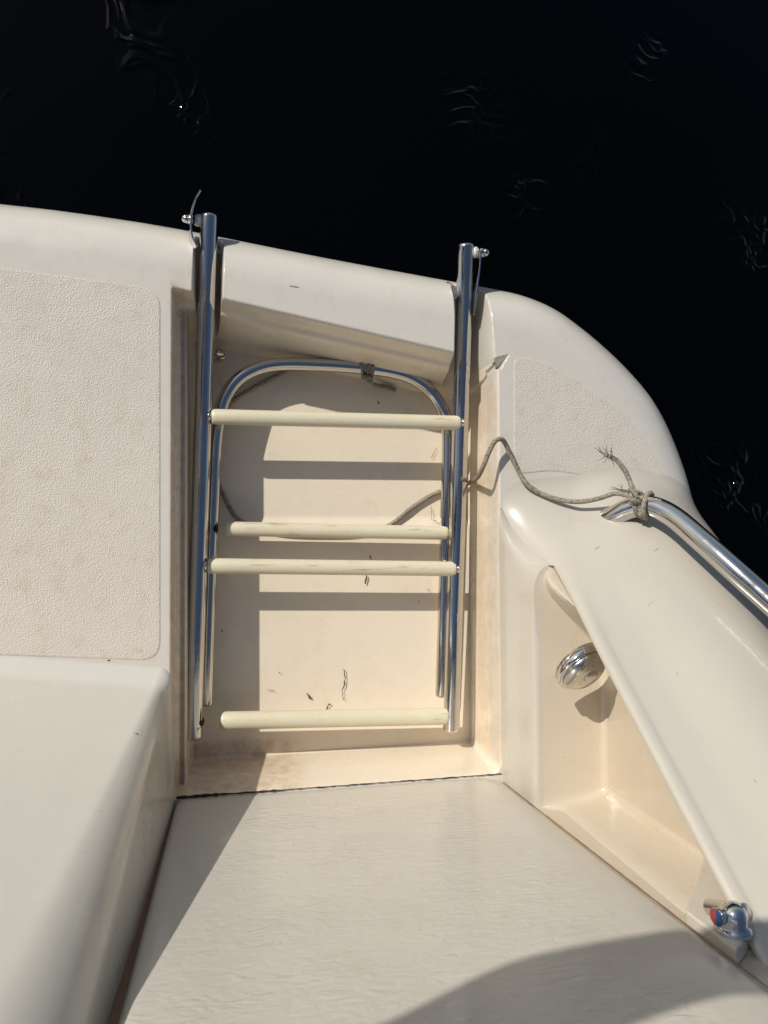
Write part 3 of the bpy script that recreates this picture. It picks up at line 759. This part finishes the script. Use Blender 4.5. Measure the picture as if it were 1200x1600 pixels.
# ------------------------------------------------------------------ cracks and marks on the well floor
random.seed(11)
def crack(pts, wmax):
    w_ = [P(x, y, -.1366 - (.008 if y < 800 else 0)) for x, y in pts]; path = []
    for i in range(len(w_) - 1):
        for k in range(5): path.append(w_[i] + (w_[i + 1] - w_[i]) * k / 5 + np.array((random.uniform(-.0012, .0012), random.uniform(-.0008, .0008), 0)))
    ribbon('crack', path, [wmax * random.uniform(.25, 1) for _ in path], M['crack'], wellp)
crack([(537, 1046), (540, 1062), (535, 1078), (538, 1098)], .0024)
crack([(480, 1084), (487, 1095)], .005); crack([(511, 1108), (513, 1101), (519, 1100)], .003)
crack([(573, 898), (571, 916)], .004); crack([(578, 868), (580, 876)], .003); crack([(591, 627), (592, 632)], .004)
crack([(674, 792), (675, 812), (692, 820)], .0012); crack([(682, 700), (671, 720)], .0012)
crack([(417, 1078), (432, 1080)], .0012); crack([(655, 938), (652, 943)], .002); crack([(668, 920), (671, 924)], .002)
crack([(346, 985), (348, 987)], .003); crack([(436, 1050), (438, 1052)], .003)

def mark(name, pts, w_, mat, parent):
    ribbon(name, pts, [w_ * random.uniform(.4, 1) for _ in pts], mat, parent)
M['scuff'] = plain('grey_scuff', (0.40, 0.37, 0.33), .6)
for x, y in ((170, 1032), (208, 1048), (220, 1044), (219, 489), (981, 1073)):
    if x < 300: q = P(x, y, .0006); mark('speck', [q + np.array((-.0016, 0, 0)), q, q + np.array((.0016, .0004, 0))], .004, M['crack'], plat)
for x, y, dx, dy in ((148, 411, 4, -5), (8, 398, 3, 6), (452, 446, 14, 2), (225, 300, 0, 0)):
    if dx: mark('scuff', [P(x, y, .0008 if y > 430 else -.004), P(x + dx * .5, y + dy * .5, .0008 if y > 430 else -.004), P(x + dx, y + dy, .0008 if y > 430 else -.004)], .0022, M['scuff'], plat)
def on_coam(px, py): p = surf_hit(px, py, .0012); return p
for x, y, dx, dy in ((930, 858, 8, -4), (1012, 948, 10, -8), (1178, 1218, 4, 5), (1098, 1195, 5, 2), (1020, 862, 9, -5), (1060, 1050, -3, 6), (1165, 1290, 3, 4)):
    mark('scuff', [on_coam(x, y), on_coam(x + dx * .5, y + dy * .5), on_coam(x + dx, y + dy)], .0020, M['scuff'], coam)
# paint chips, laid on the surface they sit on
from mathutils.bvhtree import BVHTree
def chip(name, target, px, py, r, mat, stretch=(1.6, .7), seed=1):
    me = target.data; tree = BVHTree.FromPolygons([v.co for v in me.vertices], [tuple(p.vertices) for p in me.polygons])
    loc, nor, _, _ = tree.ray_cast(Vector(CAM), Vector(ray(px, py)).normalized())
    if loc is None: return
    if nor.dot(Vector(CAM) - loc) < 0: nor = -nor
    u = Vector((1, 0, 0)) - nor * nor.x; u.normalize(); w_ = nor.cross(u); rs = random.Random(seed)
    V = [loc + nor * .0006 + u * (math.cos(a) * r * stretch[0] * (k_ := rs.uniform(.45, 1.1))) + w_ * (math.sin(a) * r * stretch[1] * k_) for a in [2 * math.pi * i / 11 for i in range(11)]]
    mesh_obj(name, V, [tuple(range(11))], mat, target, smooth=False)
chip('paint_chip', tr, 214, 1147, .0022, M['crack'], seed=3); chip('paint_chip', tr, 218, 1148, .0014, M['white_plastic'], seed=5); chip('paint_chip', tr, 209, 1146, .0012, M['scuff'], (2.2, .4), seed=8)
for k_, (x_, y_) in enumerate(((728, 1478), (716, 1482), (742, 1574), (733, 1590), (757, 1566), (700, 1384), (420, 1478), (560, 1340), (880, 1380))):
    chip('scuff', door, x_, y_, .0012, M['white_plastic'] if k_ < 6 else M['scuff'], (1.3, .8), seed=20 + k_)
# ------------------------------------------------------------------ the photographer, standing on the platform outside the picture
M['skin'] = plain('skin', (0.42, 0.25, 0.17), .55); M['shirt'] = plain('shirt_cloth', (0.05, 0.09, 0.18), .9); M['shorts'] = plain('shorts_cloth', (0.22, 0.19, 0.14), .9); M['hair'] = plain('hair', (0.03, 0.02, 0.014), .6); M['phone'] = plain('phone_glass', (0.02, 0.02, 0.022), .2)
def skin_obj(name, verts, edges, radii, mat, parent=None, root=0):
    me = bpy.data.meshes.new(name); me.from_pydata(verts, edges, []); me.update(); me.materials.append(mat)
    o = bpy.data.objects.new(name, me); col.objects.link(o)
    if parent: o.parent = parent
    m_ = o.modifiers.new('skin', 'SKIN'); m_.use_smooth_shade = True
    if not me.skin_vertices:
        bpy.context.view_layer.objects.active = o; bpy.ops.mesh.customdata_skin_add()
    for i, r in enumerate(radii):
        sv = me.skin_vertices[0].data[i]; sv.radius = r if hasattr(r, '__len__') else (r, r); sv.use_root = (i == root)
    sub = o.modifiers.new('sub', 'SUBSURF'); sub.levels = 2; sub.render_levels = 2
    return o
person = empty('person'); tag(person, 'person in dark blue shirt holding a phone out over the ladder', 'person')
bx, by = -1.04, .06
bv = [(bx, by, .92), (bx, by + .01, 1.08), (bx + .03, by + .03, 1.25), (bx + .06, by + .04, 1.38), (bx + .08, by + .05, 1.46), (bx + .09, by + .06, 1.53), (bx + .11, by + .07, 1.64), (bx + .11, by + .07, 1.71),
      (bx + .20, by + .05, 1.385), (-.66, .160, 1.30), (-.475, .172, 1.228), (-.36, .172, 1.170), (-.19, .172, 1.142), (-.12, .168, 1.138), (-.05, .155, 1.140),
      (bx - .14, by + .03, 1.37), (bx - .22, by + .04, 1.12), (bx - .16, by + .13, .93), (bx - .13, by + .16, .87), (bx - .12, by + .18, .80),
      (bx + .09, by, .86), (bx + .10, by + .01, .50), (bx + .11, by - .01, .10), (bx + .115, by + .10, .045),
      (bx - .09, by, .86), (bx - .11, by + .01, .50), (bx - .13, by - .01, .10), (bx - .14, by + .10, .045)]
be = [(0, 1), (1, 2), (2, 3), (3, 4), (4, 5), (5, 6), (6, 7), (3, 8), (8, 9), (9, 10), (10, 11), (11, 12), (12, 13), (13, 14), (3, 15), (15, 16), (16, 17), (17, 18), (18, 19), (0, 20), (20, 21), (21, 22), (22, 23), (0, 24), (24, 25), (25, 26), (26, 27)]
br_ = [(.13, .10), (.12, .09), (.14, .10), (.13, .09), .055, .06, (.085, .095), .05, .07, .056, .050, .050, .038, (.044, .030), (.04, .024), .07, .045, .032, (.04, .025), .02, .085, .06, .04, .04, .085, .06, .04, .04]
body = skin_obj('body', bv, be, br_, M['skin'], person)
fing = []
for k, (dx, ln) in enumerate(((-.035, .075), (-.012, .085), (.012, .08), (.033, .065))):
    st = np.array((-.050 + dx * .3, .150 + dx * .5, 1.146))
    fv = [tuple(st), tuple(st + np.array((ln * .45, -.012, .012))), tuple(st + np.array((ln * .75, -.034, .016))), tuple(st + np.array((ln * .85, -.052, .020)))]
    skin_obj('finger', fv, [(0, 1), (1, 2), (2, 3)], [.010, .009, .0085, .007], M['skin'], body)
skin_obj('finger', [(-.09, .15, 1.15), (-.070, .12, 1.160), (-.050, .10, 1.172), (-.030, .09, 1.176)], [(0, 1), (1, 2), (2, 3)], [.012, .010, .009, .008], M['skin'], body)
skin_obj('shirt', [(bx, by, .87)] + [bv[i] for i in (1, 2, 3, 4, 8, 9, 15)] + [(bx - .19, by + .035, 1.22)], [(0, 1), (1, 2), (2, 3), (3, 4), (3, 5), (5, 6), (3, 7), (7, 8)], [(.15, .12), (.14, .11), (.16, .12), (.15, .11), .06, .085, .068, .085, .062], M['shirt'], person)
skin_obj('shorts', [bv[0], bv[20], (bx + .10, by, .56), bv[24], (bx - .105, by, .56)], [(0, 1), (1, 2), (0, 3), (3, 4)], [(.145, .115), .105, .085, .105, .085], M['shorts'], person)
hx, hy = bx + .11, by + .07
V, F = lathe((hx - .012, hy, 1.675), (-.12, 0, 1), [(-.02, .083), (.0, .092), (.03, .092), (.055, .075), (.072, .042), (.078, .005)], 24)
for sy in (-1, 1):
    e_, f_ = lathe((hx + .074, hy + sy * .032, 1.635), (1, sy * .3, 0), [(-.006, .011), (.0, .011), (.006, .008), (.009, .002)], 12); mesh_obj('eye', e_, f_, M['hair'], body)
    e_, f_ = lathe((hx, hy + sy * .080, 1.62), (0, sy, 0), [(-.01, .018), (.004, .022), (.010, .014), (.011, .002)], 12); mesh_obj('ear', e_, f_, M['skin'], body)
e_, f_ = lathe((hx + .078, hy, 1.612), (.9, 0, -.35), [(-.01, .014), (.008, .013), (.020, .009), (.024, .002)], 12); mesh_obj('nose', e_, f_, M['skin'], body)
e_, f_ = box_geo((hx + .080, hy, 1.578), (.010, .045, .010)); bevel(mesh_obj('mouth', e_, f_, M['red'], body), .003)
mesh_obj('hair', V, F, M['hair'], person)
V, F = box_geo((.005, .068, 1.1635), (.078, .162, .008)); ph = bevel(mesh_obj('mobile_phone', V, F, M['phone'], None, smooth=False), .003)
tag(ph, 'dark mobile phone held flat in an outstretched hand above the ladder', 'phone')
